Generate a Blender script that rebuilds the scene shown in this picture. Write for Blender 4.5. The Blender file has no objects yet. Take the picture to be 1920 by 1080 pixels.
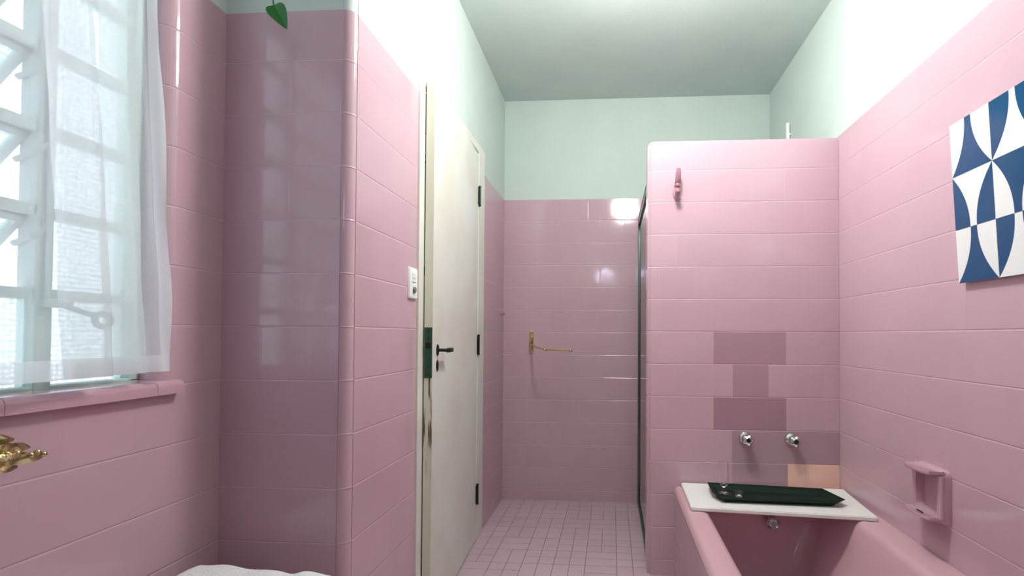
import bpy, bmesh, math, random
from mathutils import Vector, Matrix
random.seed(7)
S = bpy.context.scene
COL = S.collection

# ------------------------------------------------------------------ camera
H = 1.10                                   # eye height; measurements below are taken from the eye, obj() adds H
F, CX, CY = 946.23, 1080.82, 612.44
YAW, PITCH, ROLL = 0.0693, 0.0175, 0.005
def cam_rot():
    cy, sy, cp, sp, cr, sr = math.cos(YAW), math.sin(YAW), math.cos(PITCH), math.sin(PITCH), math.cos(ROLL), math.sin(ROLL)
    Rz = Matrix(((cy, sy, 0), (-sy, cy, 0), (0, 0, 1)))
    Rx = Matrix(((1, 0, 0), (0, cp, sp), (0, -sp, cp)))
    Ry = Matrix(((cr, 0, sr), (0, 1, 0), (-sr, 0, cr)))
    return Ry @ Rx @ Rz
RT = cam_rot().transposed()
right, fwd, up = RT @ Vector((1, 0, 0)), RT @ Vector((0, 1, 0)), RT @ Vector((0, 0, 1))
cam = bpy.data.cameras.new('camera')
cam.sensor_fit = 'HORIZONTAL'; cam.sensor_width = 36
cam.lens = F / 1920 * 36
cam.shift_x = (960 - CX) / 1920
cam.shift_y = (CY - 540) / 1920
cam.clip_start = 0.02
co = bpy.data.objects.new('camera', cam); COL.objects.link(co)
M = Matrix((right, up, -fwd)).transposed().to_4x4(); M.translation = Vector((0, 0, H))
co.matrix_world = M
S.camera = co

# ------------------------------------------------------------------ world, exposure
W = bpy.data.worlds.new('overcast_daylight'); S.world = W; W.use_nodes = True
bg = W.node_tree.nodes['Background']
bg.inputs[0].default_value = (0.87, 0.82, 1.0, 1); bg.inputs[1].default_value = 3.3
S.view_settings.view_transform = 'Standard'; S.view_settings.look = 'None'
S.view_settings.gamma = 1; S.view_settings.use_curve_mapping = False
S.view_settings.exposure = 0.0
LAMP_STRENGTH = 112
LAMP_POS = (0.132, 1.65, 1.284)
WALL_LAMP_STRENGTH = 44

# ------------------------------------------------------------------ room dimensions (metres from the eye)
XL, XR, XW = -0.7269, 1.0293, -1.1005
YC, YP, YB, YR = 1.354, 2.3614, 3.3629, -2.1
XP = 0.1668
ZF, ZT, ZC = -1.10, 0.9139, 1.5882
Z0, TH = 0.0208, 0.15
TP = 0.11                                  # thickness of the partition

# ------------------------------------------------------------------ material helpers
def srgb(r, g, b):
    f = lambda c: (c / 255 / 12.92) if c / 255 <= .04045 else ((c / 255 + .055) / 1.055) ** 2.4
    return (f(r), f(g), f(b), 1)
class NT:
    def __init__(s, name):
        s.m = bpy.data.materials.new(name); s.m.use_nodes = True
        s.t = s.m.node_tree; s.n = s.t.nodes; s.b = s.n['Principled BSDF']; s.out = s.n['Material Output']
    def link(s, a, b): s.t.links.new(a, b)
    def inp(s, sock, v):
        if isinstance(v, bpy.types.NodeSocket): s.link(v, sock)
        elif v is not None: sock.default_value = v
    def math(s, op, a, b=None, c=None):
        n = s.n.new('ShaderNodeMath'); n.operation = op
        for i, v in enumerate((a, b, c)):
            s.inp(n.inputs[i], v)
        return n.outputs[0]
    def smooth(s, v, a, b, lo=0.0, hi=1.0):
        n = s.n.new('ShaderNodeMapRange'); n.interpolation_type = 'SMOOTHSTEP'
        s.inp(n.inputs[0], v); n.inputs[1].default_value = a; n.inputs[2].default_value = b
        n.inputs[3].default_value = lo; n.inputs[4].default_value = hi
        return n.outputs[0]
    def mix(s, fac, a, b):
        n = s.n.new('ShaderNodeMix'); n.data_type = 'RGBA'
        s.inp(n.inputs[0], fac); s.inp(n.inputs[6], a); s.inp(n.inputs[7], b)
        return n.outputs[2]
    def noise(s, scale, detail=2, vec=None):
        n = s.n.new('ShaderNodeTexNoise'); n.inputs['Scale'].default_value = scale; n.inputs['Detail'].default_value = detail
        if vec is not None: s.link(vec, n.inputs['Vector'])
        return n.outputs[0]
    def white(s, x, y, which=1):
        c = s.n.new('ShaderNodeCombineXYZ'); s.inp(c.inputs[0], x); s.inp(c.inputs[1], y)
        w = s.n.new('ShaderNodeTexWhiteNoise'); w.noise_dimensions = '3D'; s.link(c.outputs[0], w.inputs['Vector'])
        return w
    def objcoord(s):
        return s.n.new('ShaderNodeTexCoord').outputs['Object']
    def bump(s, h, dist=1.0, strength=1.0):
        n = s.n.new('ShaderNodeBump'); n.inputs['Distance'].default_value = dist; n.inputs['Strength'].default_value = strength
        s.link(h, n.inputs['Height']); s.link(n.outputs[0], s.b.inputs['Normal'])

def plain(name, col, rough=.5, metal=0, noise=0, nscale=30, spec=.5, coat=0, bump=0):
    k = NT(name); k.b.inputs['Base Color'].default_value = col
    k.b.inputs['Roughness'].default_value = rough; k.b.inputs['Metallic'].default_value = metal
    k.b.inputs['Specular IOR Level'].default_value = spec; k.b.inputs['Coat Weight'].default_value = coat
    if noise or bump:
        nz = k.noise(nscale, 4, k.objcoord())
        if noise:
            d = tuple(c * (1 - noise) for c in col[:3]) + (1,)
            k.link(k.mix(nz, col, d), k.b.inputs['Base Color'])
        if bump: k.bump(nz, bump)
    return k.m

PINK = srgb(201, 168, 179)
def tile_mat(name, u0=0.0, w=0.162, base=PINK, rough=.09, shift=.5, boxes=(), smear=True):
    """glazed wall tile in running bond from the UV map (metres); boxes = (u0,u1,row0,row1,colour) odd replacement tiles"""
    k = NT(name)
    uv = k.n.new('ShaderNodeUVMap').outputs[0]
    sp = k.n.new('ShaderNodeSeparateXYZ'); k.link(uv, sp.inputs[0]); u, v = sp.outputs[0], sp.outputs[1]
    vr = k.math('DIVIDE', k.math('SUBTRACT', v, Z0), TH)
    row = k.math('FLOOR', vr); fv = k.math('FRACT', vr)
    par = k.math('MODULO', k.math('ADD', row, 100), 2)
    ur = k.math('ADD', k.math('DIVIDE', k.math('SUBTRACT', u, u0), w), k.math('MULTIPLY', par, shift))
    colm = k.math('FLOOR', ur); fu = k.math('FRACT', ur)
    dv = k.math('MULTIPLY', k.math('MINIMUM', fv, k.math('SUBTRACT', 1, fv)), TH)
    du = k.math('MULTIPLY', k.math('MINIMUM', fu, k.math('SUBTRACT', 1, fu)), w)
    gv = k.smooth(dv, .0004, .0015, 1, 0)
    gu = k.smooth(du, .0003, .0010, .14, 0)
    g = k.math('MAXIMUM', gv, gu)
    wn = k.white(colm, row)
    dark = tuple(c * .965 for c in base[:3]) + (1,)
    c = k.mix(wn.outputs[0], base, dark)
    if smear:
        c = k.mix(k.smooth(k.noise(2.5, 3, k.objcoord()), .35, .75), c, tuple(x * .94 for x in base[:3]) + (1,))
    for (a, b, z0, z1, cc) in boxes:
        m = k.math('MULTIPLY', k.math('MULTIPLY', k.math('GREATER_THAN', u, a), k.math('LESS_THAN', u, b)),
                   k.math('MULTIPLY', k.math('GREATER_THAN', v, z0), k.math('LESS_THAN', v, z1)))
        c = k.mix(m, c, cc)
    c = k.mix(k.math('MULTIPLY', g, .55), c, srgb(222, 196, 204))
    k.link(c, k.b.inputs['Base Color'])
    k.inp(k.b.inputs['Roughness'], k.math('ADD', rough, k.math('MULTIPLY', g, .4)))
    k.b.inputs['Specular IOR Level'].default_value = .5
    ws = k.n.new('ShaderNodeSeparateColor'); k.link(wn.outputs[1], ws.inputs[0])
    hs = k.math('ADD', k.math('MULTIPLY', k.math('SUBTRACT', ws.outputs[0], .5), k.math('MULTIPLY', fu, .0011)),
                k.math('MULTIPLY', k.math('SUBTRACT', ws.outputs[1], .5), k.math('MULTIPLY', fv, .0011)))
    edge = k.math('MINIMUM', k.smooth(dv, 0, .0035, -.0011, 0), k.smooth(du, 0, .002, -.00012, 0))
    wav = k.math('MULTIPLY', k.noise(7, 1, k.objcoord()), .0012)
    k.bump(k.math('ADD', k.math('ADD', hs, edge), wav), 1.0)
    return k.m

def floor_mat():
    k = NT('pink_floor_tiles')
    uv = k.n.new('ShaderNodeUVMap').outputs[0]
    sp = k.n.new('ShaderNodeSeparateXYZ'); k.link(uv, sp.inputs[0]); u, v = sp.outputs[0], sp.outputs[1]
    B = .152
    ub, vb = k.math('DIVIDE', k.math('SUBTRACT', u, .03), B), k.math('DIVIDE', v, B)
    cu, cv = k.math('FLOOR', ub), k.math('FLOOR', vb); fu, fv = k.math('FRACT', ub), k.math('FRACT', vb)
    wn = k.white(cu, cv); sc = k.n.new('ShaderNodeSeparateColor'); k.link(wn.outputs[1], sc.inputs[0])
    edge = lambda f: k.math('MINIMUM', f, k.math('SUBTRACT', 1, f))
    outer = k.math('MINIMUM', edge(fu), edge(fv))
    hu, hv = k.math('ABSOLUTE', k.math('SUBTRACT', fu, .5)), k.math('ABSOLUTE', k.math('SUBTRACT', fv, .5))
    sel = k.math('GREATER_THAN', sc.outputs[0], .5)
    inner = k.math('ADD', k.math('MULTIPLY', sel, hu), k.math('MULTIPLY', k.math('SUBTRACT', 1, sel), hv))
    third = k.math('ADD', k.math('MULTIPLY', sel, hv), k.math('MULTIPLY', k.math('SUBTRACT', 1, sel), hu))
    third = k.math('ADD', third, k.math('LESS_THAN', sc.outputs[1], .6))
    d = k.math('MULTIPLY', k.math('MINIMUM', outer, k.math('MINIMUM', inner, third)), B)
    g = k.smooth(d, .0006, .0019, 1, 0)
    c = k.mix(sc.outputs[2], srgb(206, 182, 190), srgb(200, 174, 183))
    c = k.mix(k.math('MULTIPLY', g, .8), c, srgb(96, 70, 80))
    k.link(c, k.b.inputs['Base Color'])
    k.inp(k.b.inputs['Roughness'], k.math('ADD', .09, k.math('MULTIPLY', g, .5)))
    hs = k.math('ADD', k.math('MULTIPLY', k.math('SUBTRACT', sc.outputs[0], .5), k.math('MULTIPLY', fu, .002)),
                k.math('MULTIPLY', k.math('SUBTRACT', sc.outputs[1], .5), k.math('MULTIPLY', fv, .002)))
    k.bump(k.math('ADD', k.math('ADD', hs, k.math('MULTIPLY', k.noise(14, 1, k.objcoord()), .002)), k.smooth(d, 0, .003, -.001, 0)), 1.0)
    return k.m

def paint_mat(name, col):
    k = NT(name)
    n1 = k.noise(4, 3, k.objcoord()); n2 = k.noise(120, 3, k.objcoord())
    k.link(k.mix(k.smooth(n1, .3, .7), col, tuple(c * .96 for c in col[:3]) + (1,)), k.b.inputs['Base Color'])
    k.b.inputs['Roughness'].default_value = .75
    k.bump(n2, .0008)
    return k.m

def door_paint():
    k = NT('white_door_paint')
    oc = k.objcoord(); sp = k.n.new('ShaderNodeSeparateXYZ'); k.link(oc, sp.inputs[0])
    n1 = k.noise(3, 3, oc)
    c = k.mix(k.smooth(n1, .35, .7), srgb(226, 228, 220), srgb(218, 216, 204))
    k.link(c, k.b.inputs['Base Color']); k.b.inputs['Roughness'].default_value = .42
    return k.m
def stain_mat():
    k = NT('stained_door_edge_paint')
    oc = k.objcoord()
    mp = k.n.new('ShaderNodeMapping'); mp.inputs['Scale'].default_value = (60, 60, 5); k.link(oc, mp.inputs[0])
    n1 = k.noise(1, 3, mp.outputs[0])
    sp = k.n.new('ShaderNodeSeparateXYZ'); k.link(oc, sp.inputs[0])
    reg = k.math('MULTIPLY', k.smooth(sp.outputs[2], .50, .75), k.smooth(sp.outputs[2], .93, .98, 1, 0))
    c = k.mix(k.math('MULTIPLY', k.smooth(n1, .52, .62), reg), srgb(222, 224, 204), srgb(96, 76, 44))
    k.link(c, k.b.inputs['Base Color']); k.b.inputs['Roughness'].default_value = .5
    return k.m

def obscure_glass():
    k = NT('obscure_patterned_glass')
    k.n.remove(k.b)
    vo = k.n.new('ShaderNodeTexVoronoi'); vo.feature = 'F1'; vo.inputs['Scale'].default_value = 95; vo.inputs['Randomness'].default_value = .3
    k.link(k.objcoord(), vo.inputs['Vector'])
    f = k.smooth(vo.outputs['Distance'], .28, .58)
    tr = k.n.new('ShaderNodeBsdfTransparent'); tr.inputs[0].default_value = (.98, 1, .99, 1)
    tl = k.n.new('ShaderNodeBsdfTranslucent'); tl.inputs[0].default_value = srgb(178, 210, 198)
    gl = k.n.new('ShaderNodeBsdfGlossy'); gl.inputs[0].default_value = (.9, 1, .96, 1); gl.inputs['Roughness'].default_value = .15
    m1 = k.n.new('ShaderNodeMixShader'); k.link(k.math('ADD', .12, k.math('MULTIPLY', f, .62)), m1.inputs[0])
    k.link(tr.outputs[0], m1.inputs[1]); k.link(tl.outputs[0], m1.inputs[2])
    m2 = k.n.new('ShaderNodeMixShader'); m2.inputs[0].default_value = .06
    k.link(m1.outputs[0], m2.inputs[1]); k.link(gl.outputs[0], m2.inputs[2])
    k.link(m2.outputs[0], k.out.inputs[0])
    return k.m
def sheer(name, see, col):
    k = NT(name); k.n.remove(k.b)
    nz = k.noise(900, 1, k.objcoord())
    tr = k.n.new('ShaderNodeBsdfTransparent')
    tl = k.n.new('ShaderNodeBsdfTranslucent'); tl.inputs[0].default_value = col
    df = k.n.new('ShaderNodeBsdfDiffuse'); df.inputs[0].default_value = col
    a = k.n.new('ShaderNodeMixShader'); a.inputs[0].default_value = .45
    k.link(tl.outputs[0], a.inputs[1]); k.link(df.outputs[0], a.inputs[2])
    b = k.n.new('ShaderNodeMixShader')
    k.link(k.math('ADD', 1 - see - .08, k.math('MULTIPLY', nz, .16)), b.inputs[0])
    k.link(tr.outputs[0], b.inputs[1]); k.link(a.outputs[0], b.inputs[2])
    k.link(b.outputs[0], k.out.inputs[0])
    return k.m
def glass_mat(name, col, rough=.02, ior=1.45):
    k = NT(name); k.b.inputs['Base Color'].default_value = col; k.b.inputs['Roughness'].default_value = rough
    k.b.inputs['Transmission Weight'].default_value = 1; k.b.inputs['IOR'].default_value = ior
    return k.m
def thin_glass(name, col, fac=.25):
    k = NT(name); k.n.remove(k.b)
    tr = k.n.new('ShaderNodeBsdfTransparent'); tr.inputs[0].default_value = col
    gl = k.n.new('ShaderNodeBsdfGlossy'); gl.inputs['Roughness'].default_value = .03; gl.inputs[0].default_value = (.9, .95, .93, 1)
    fr = k.n.new('ShaderNodeFresnel'); fr.inputs[0].default_value = 1.5
    m = k.n.new('ShaderNodeMixShader'); k.link(k.math('ADD', fr.outputs[0], fac * .1), m.inputs[0])
    k.link(tr.outputs[0], m.inputs[1]); k.link(gl.outputs[0], m.inputs[2]); k.link(m.outputs[0], k.out.inputs[0])
    return k.m
def emit(name, col, s):
    k = NT(name); k.b.inputs['Base Color'].default_value = (.9, .9, .9, 1)
    k.b.inputs['Emission Color'].default_value = col; k.b.inputs['Emission Strength'].default_value = s
    return k.m

MAT = dict(
    tile=tile_mat('pink_wall_tiles', u0=.084),
    tile_side=tile_mat('pink_side_wall_tiles', u0=.045, w=.15),
    tile_col=tile_mat('pink_column_tiles', u0=.0, w=.15),
    paint=paint_mat('mint_white_wall_paint', srgb(202, 216, 210)),
    ceil=paint_mat('mint_white_ceiling_paint', srgb(202, 216, 210)),
    floor=floor_mat(), door=door_paint(), stain=stain_mat(),
    hookglaze=plain('mauve_and_shaded_pink_glaze', srgb(158, 116, 128), .1, noise=.1, nscale=20),  # the peg's own tone; painted shade on the hook prongs
    glaze=plain('pink_glazed_ceramic', srgb(198, 161, 173), .12, noise=.05, nscale=5, bump=.001),
    tub=plain('pink_enamel', srgb(208, 168, 177), .14, noise=.04, nscale=3),
    whiteplastic=plain('white_plastic', srgb(238, 240, 238), .3, noise=.02),
    greyplastic=plain('grey_plastic', srgb(120, 124, 124), .4, noise=.05),
    steel=plain('painted_window_steel', srgb(176, 196, 188), .45, noise=.12, nscale=20),
    black=plain('dark_patinated_iron', srgb(26, 44, 38), .38, metal=.5, noise=.3, nscale=40),
    lock=plain('green_patinated_metal', srgb(58, 100, 84), .4, metal=.55, noise=.3, nscale=60),
    hole=plain('dark_recess', srgb(14, 20, 18), .8, noise=.2),
    chrome=plain('chrome', srgb(205, 210, 208), .08, metal=1, noise=.03),
    brass=plain('polished_brass', srgb(226, 214, 158), .2, metal=1, noise=.25, nscale=50, bump=.001),
    alu=plain('dark_aluminium', srgb(104, 124, 118), .3, metal=.8, noise=.1),
    board=plain('white_board_laminate', srgb(240, 240, 236), .35, noise=.02, nscale=8),
    tray=plain('dark_green_lacquer', srgb(4, 36, 20), .45, noise=.3, nscale=9, spec=.25),
    glass=glass_mat('clear_glass', (1, 1, 1, 1)),
    greenglass=thin_glass('green_shower_glass', srgb(60, 140, 110)),
    pane=obscure_glass(),
    curtain=sheer('sheer_white_voile', .55, srgb(236, 240, 240)),
    hem=sheer('doubled_voile_hem', .45, srgb(244, 246, 248)),
    white=plain('white_glazed_tile', srgb(238, 240, 240), .12, noise=.02),
    blue=plain('cobalt_blue_glaze', srgb(0, 78, 124), .14, noise=.15, nscale=25),
    towel=plain('white_terry_cloth', srgb(240, 240, 240), .95, noise=.05, nscale=200, bump=.004),
    leaf=plain('dark_green_leaf', srgb(14, 120, 26), .4, noise=.35, nscale=25),
    stemm=plain('plant_stem_green', srgb(40, 84, 56), .5, noise=.2),
    pot=plain('terracotta', srgb(150, 90, 62), .8, noise=.2),
    globe=emit('lamp_globe_glass', (1, .985, .95, 1), LAMP_STRENGTH),
    globe2=emit('small_lamp_glass', (.80, .78, 1, 1), WALL_LAMP_STRENGTH),
    rod=plain('curtain_rod_white', srgb(225, 228, 226), .4, noise=.03),
    gap_seal=plain('dark_gap_shade_and_seal', srgb(30, 36, 34), .8, noise=.2),  # black of the screen seal; on the door stops it paints gap shade
)
PART_BOXES = []
_r = lambda n: Z0 + n * TH
DK = srgb(183, 126, 147)
_d = lambda f, g=1, b=1: (PINK[0] * f, PINK[1] * f * g, PINK[2] * f * b, 1)
PART_BOXES = [
    (.469, .794, _r(-1), _r(0), _d(.72, .93, .95)),
    (.556, .716, _r(-2), _r(-1), _d(.74, .93, .97)),
    (.469, .794, _r(-3), _r(-2), _d(.66, .90, .97)),
    (.552, XR, _r(-4), _r(-3), _d(.74, .97, 1)),
    (.552, .801, _r(-5), _r(-4), _d(.76, .97, 1)),
    (.801, XR, _r(-5), _r(-4), srgb(240, 198, 180)),
]
MAT['tile_part'] = tile_mat('pink_partition_tiles', u0=.469, w=.1625, boxes=PART_BOXES)

# ------------------------------------------------------------------ geometry helpers (coordinates from the eye)
def tag(o, label=None, cat=None, group=None, kind=None):
    if label: o['label'] = label
    if cat: o['category'] = cat
    if group: o['group'] = group
    if kind: o['kind'] = kind
    return o
def empty(name, loc, **k):
    o = bpy.data.objects.new(name, None); COL.objects.link(o); o.empty_display_size = .05
    o.location = (loc[0], loc[1], loc[2] + H); o['_b'] = list(loc)
    return tag(o, **k)
BASE = {}
def obj(name, bm, mats, parent=None, smooth=False, base=None, **k):
    """link bm as one mesh; its origin is the parent's origin, or base / the lowest centre for a thing of its own"""
    me = bpy.data.meshes.new(name)
    for mm in (mats if isinstance(mats, (list, tuple)) else [mats]): me.materials.append(mm)
    if parent is not None:
        off = BASE[parent.name]
    else:
        if base is None:
            xs = [v.co.x for v in bm.verts]; ys = [v.co.y for v in bm.verts]; zs = [v.co.z for v in bm.verts]
            base = ((min(xs) + max(xs)) / 2, (min(ys) + max(ys)) / 2, min(zs))
        off = Vector(base)
    bmesh.ops.translate(bm, verts=bm.verts, vec=-Vector(off))
    bm.to_mesh(me); bm.free()
    if smooth:
        for p in me.polygons: p.use_smooth = True
        me.set_sharp_from_angle(angle=math.radians(38))
    o = bpy.data.objects.new(name, me); COL.objects.link(o)
    if parent is not None: o.parent = parent
    else: o.location = (off[0], off[1], off[2] + H)
    BASE[o.name] = Vector(off)
    return tag(o, **k)
def root(name, loc, **k):
    o = empty(name, loc, **k); del o['_b']; BASE[o.name] = Vector(loc); return o
def new(): return bmesh.new()
def box(bm, x0, x1, y0, y1, z0, z1, bev=0, mi=0, mat=None, seg=2):
    vs = [bm.verts.new((x, y, z)) for x in (x0, x1) for y in (y0, y1) for z in (z0, z1)]
    if mat is not None:
        for v in vs: v.co = mat @ v.co
    fs = [bm.faces.new([vs[i] for i in f]) for f in ((0, 1, 3, 2), (4, 6, 7, 5), (0, 4, 5, 1), (2, 3, 7, 6), (0, 2, 6, 4), (1, 5, 7, 3))]
    for f in fs: f.material_index = mi
    if bev:
        es = list({e for f in fs for e in f.edges})
        bmesh.ops.bevel(bm, geom=es, offset=bev, segments=seg, affect='EDGES', profile=.5)
    return fs
def ring_surf(bm, rings, closed_u=True, cap0=True, cap1=True, mi=0):
    vr = [[bm.verts.new(p) for p in r] for r in rings]
    n = len(vr[0])
    for a, b in zip(vr, vr[1:]):
        for i in range(n if closed_u else n - 1):
            j = (i + 1) % n
            try: f = bm.faces.new((a[i], a[j], b[j], b[i])); f.material_index = mi
            except ValueError: pass
    if cap0 and closed_u: bm.faces.new(vr[0][::-1]).material_index = mi
    if cap1 and closed_u: bm.faces.new(vr[-1]).material_index = mi
def frame_of(d):
    d = Vector(d).normalized(); a = Vector((0, 0, 1)) if abs(d.z) < .9 else Vector((1, 0, 0))
    u = d.cross(a).normalized(); return u, d.cross(u).normalized()
def tube(bm, pts, r, n=14, mi=0):
    pts = [Vector(p) for p in pts]; rs = r if isinstance(r, (list, tuple)) else [r] * len(pts)
    rings = []; u = None
    for i, p in enumerate(pts):
        d = (pts[min(i + 1, len(pts) - 1)] - pts[max(i - 1, 0)]).normalized()
        if u is None: u, _ = frame_of(d)
        u = (u - d * u.dot(d)).normalized(); w = d.cross(u)
        rings.append([p + (u * math.cos(2 * math.pi * k / n) + w * math.sin(2 * math.pi * k / n)) * rs[i] for k in range(n)])
    ring_surf(bm, rings, mi=mi)
def lathe(bm, c, axis, prof, n=28, mi=0, cap=True):
    """prof = [(distance along axis, radius)]"""
    c = Vector(c); d = Vector(axis).normalized(); u, w = frame_of(d)
    ring_surf(bm, [[c + d * t + (u * math.cos(2 * math.pi * k / n) + w * math.sin(2 * math.pi * k / n)) * max(r, 1e-5) for k in range(n)] for t, r in prof], cap0=cap, cap1=cap, mi=mi)
def ball(bm, c, r, seg=16, scale=(1, 1, 1)):
    bmesh.ops.create_uvsphere(bm, u_segments=seg, v_segments=seg // 2 + 2, radius=r, matrix=Matrix.Translation(c) @ Matrix.Diagonal((*scale, 1)))
def quad_uv(bm, pts, uvs, mi=0):
    uvl = bm.loops.layers.uv.verify()
    f = bm.faces.new([bm.verts.new(p) for p in pts]); f.material_index = mi
    for l, q in zip(f.loops, uvs): l[uvl].uv = q
    return f
def xwall(bm, X, y0, y1, z0, z1, mi, flip=1):      # wall in a plane x = X, facing +x when flip = 1
    p = [(X, y0, z0), (X, y1, z0), (X, y1, z1), (X, y0, z1)]
    if flip < 0: p = p[::-1]
    quad_uv(bm, p, [(a[1], a[2]) for a in p], mi)
def ywall(bm, Y, x0, x1, z0, z1, mi, flip=-1):
    p = [(x0, Y, z0), (x1, Y, z0), (x1, Y, z1), (x0, Y, z1)]
    if flip > 0: p = p[::-1]
    quad_uv(bm, p, [(a[0], a[2]) for a in p], mi)
def arcwall(bm, cx, cy, r, a0, a1, z0, z1, mi, u0=0, n=10):
    for i in range(n):
        b, c = a0 + (a1 - a0) * i / n, a0 + (a1 - a0) * (i + 1) / n
        p = lambda t, z: (cx + r * math.cos(t), cy + r * math.sin(t), z)
        ua, ub = u0 + r * abs(b - a0), u0 + r * abs(c - a0)
        f = quad_uv(bm, [p(b, z0), p(c, z0), p(c, z1), p(b, z1)], [(ua, z0), (ub, z0), (ub, z1), (ua, z1)], mi)
        f.smooth = True
PI = math.pi

# ================================================================== STRUCTURE
bm = new()
p = [(XW - .02, YR, ZF), (XR, YR, ZF), (XR, YB, ZF), (XW - .02, YB, ZF)]
quad_uv(bm, p, [(a[0], a[1]) for a in p])
obj('floor', bm, MAT['floor'], kind='structure', base=(0, 1, ZF))
bm = new()
box(bm, XW - .02, XR, YR, YB, ZC, ZC + .05)
obj('ceiling', bm, MAT['ceil'], kind='structure', base=(0, 1, ZC))

# left wall with door opening, rounded tiled column corner and the column face
DY0, DY1, DZ = 1.895, 2.672, .985          # door opening
bm = new(); r = .030
for z0, z1, mi in ((ZF, ZT, 0), (ZT, ZC, 1)):
    if mi == 0:
        xwall(bm, XL, DY1, YB, z0, z1, 0)
        xwall(bm, XL, YC + r, DY0, z0, z1, 0)
    else:
        xwall(bm, XL, YC + r, DY0, z0, z1, 1); xwall(bm, XL, DY1, YB, z0, z1, 1); xwall(bm, XL, DY0, DY1, DZ, z1, 1)
    arcwall(bm, XL - r, YC + r, r, 0, -PI / 2, z0, z1, 2 if mi == 0 else 1, u0=.0)
    p0 = len(bm.faces)
    x0, x1 = XW - .02, XL - r
    quad_uv(bm, [(x0, YC, z0), (x1, YC, z0), (x1, YC, z1), (x0, YC, z1)],
            [(x0 - x1, z0), (0, z0), (0, z1), (x0 - x1, z1)], 2 if mi == 0 else 1)
bmesh.ops.remove_doubles(bm, verts=bm.verts, dist=1e-5)
obj('wall_left', bm, [MAT['tile_side'], MAT['paint'], MAT['tile_col']], kind='structure', base=(XL, 2, ZF))

# window wall (left of the camera) with opening and rounded reveal
WY0, WY1, WZ0, WZ1 = -.35, 1.165, -.118, 1.06
rj = .042; XG = -1.17
bm = new()
xwall(bm, XW, YR, YC, ZF, WZ0, 0)
for z0, z1, mi in ((WZ0, ZT, 0), (ZT, WZ1, 1)):
    xwall(bm, XW, WY1 + rj, YC, z0, z1, mi); xwall(bm, XW, YR, WY0, z0, z1, mi)
    arcwall(bm, XW - rj, WY1 + rj, rj, -PI / 2, 0, z0, z1, mi, u0=WY1 + .02)
    p = [(XW - rj, WY1, z0), (XG - .06, WY1, z0), (XG - .06, WY1, z1), (XW - rj, WY1, z1)]
    quad_uv(bm, p, [(a[0], a[2]) for a in p], mi)
    p = [(XG - .06, WY0, z0), (XW, WY0, z0), (XW, WY0, z1), (XG - .06, WY0, z1)]
    quad_uv(bm, p, [(a[0], a[2]) for a in p], mi)
xwall(bm, XW, YR, YC, WZ1, ZC, 1)
p = [(XG - .06, WY0, WZ1), (XW, WY0, WZ1), (XW, WY1 + rj, WZ1), (XG - .06, WY1 + rj, WZ1)]
quad_uv(bm, p, [(a[0], a[1]) for a in p], 1)
obj('wall_window', bm, [MAT['tile_side'], MAT['paint']], kind='structure', base=(XW, 0, ZF))

bm = new()
xwall(bm, XR, YR, YB, ZF, ZT, 0, -1); xwall(bm, XR, YR, YB, ZT, ZC, 1, -1)
obj('wall_right', bm, [MAT['tile_side'], MAT['paint']], kind='structure', base=(XR, 1, ZF))
bm = new()
ywall(bm, YB, XL - .02, XR + .02, ZF, ZT, 0); ywall(bm, YB, XL - .02, XR + .02, ZT, ZC, 1)
obj('wall_back', bm, [MAT['tile'], MAT['paint']], kind='structure', base=(0, YB, ZF))
bm = new()
ywall(bm, YR, XW - .02, XR + .02, ZF, ZT, 0, 1); ywall(bm, YR, XW - .02, XR + .02, ZT, ZC, 1, 1)
obj('wall_rear', bm, [MAT['tile'], MAT['paint']], kind='structure', base=(0, YR, ZF))

# partition between tub and shower, bullnose on its free end and top
bm = new(); r = .022
x0, y0, y1, zt = XP, YP, YP + TP, ZT - .002
outline = [(XR - .001, ZF), (XR - .001, zt)]
for i in range(9):
    a = PI / 2 + PI / 2 * i / 8
    outline.append((x0 + .03 + .03 * math.cos(a), zt - .03 + .03 * math.sin(a)))
outline.append((x0, ZF))
vf = [bm.verts.new((x, y0, z)) for x, z in outline]; vb = [bm.verts.new((x, y1, z)) for x, z in outline]
ff = bm.faces.new(vf); bm.faces.new(vb[::-1])
for i in range(len(outline)):
    j = (i + 1) % len(outline); bm.faces.new((vf[j], vf[i], vb[i], vb[j]))
bmesh.ops.recalc_face_normals(bm, faces=bm.faces)
es = [e for e in ff.edges if all(v.co.x < XR - .01 or v.co.z > zt - .01 for v in e.verts) and not all(abs(v.co.z - ZF) < .001 for v in e.verts)]
bmesh.ops.bevel(bm, geom=es, offset=.014, segments=5, affect='EDGES')
uvl = bm.loops.layers.uv.verify()
for f in bm.faces:
    n = f.normal
    for l in f.loops:
        c = l.vert.co
        l[uvl].uv = (c.x if abs(n.y) > .5 else (c.y - YP + XP if abs(n.x) > .5 else c.x), c.z)
o = obj('wall_partition', bm, MAT['tile_part'], kind='structure', base=(.6, YP, ZF), smooth=True)

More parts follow.
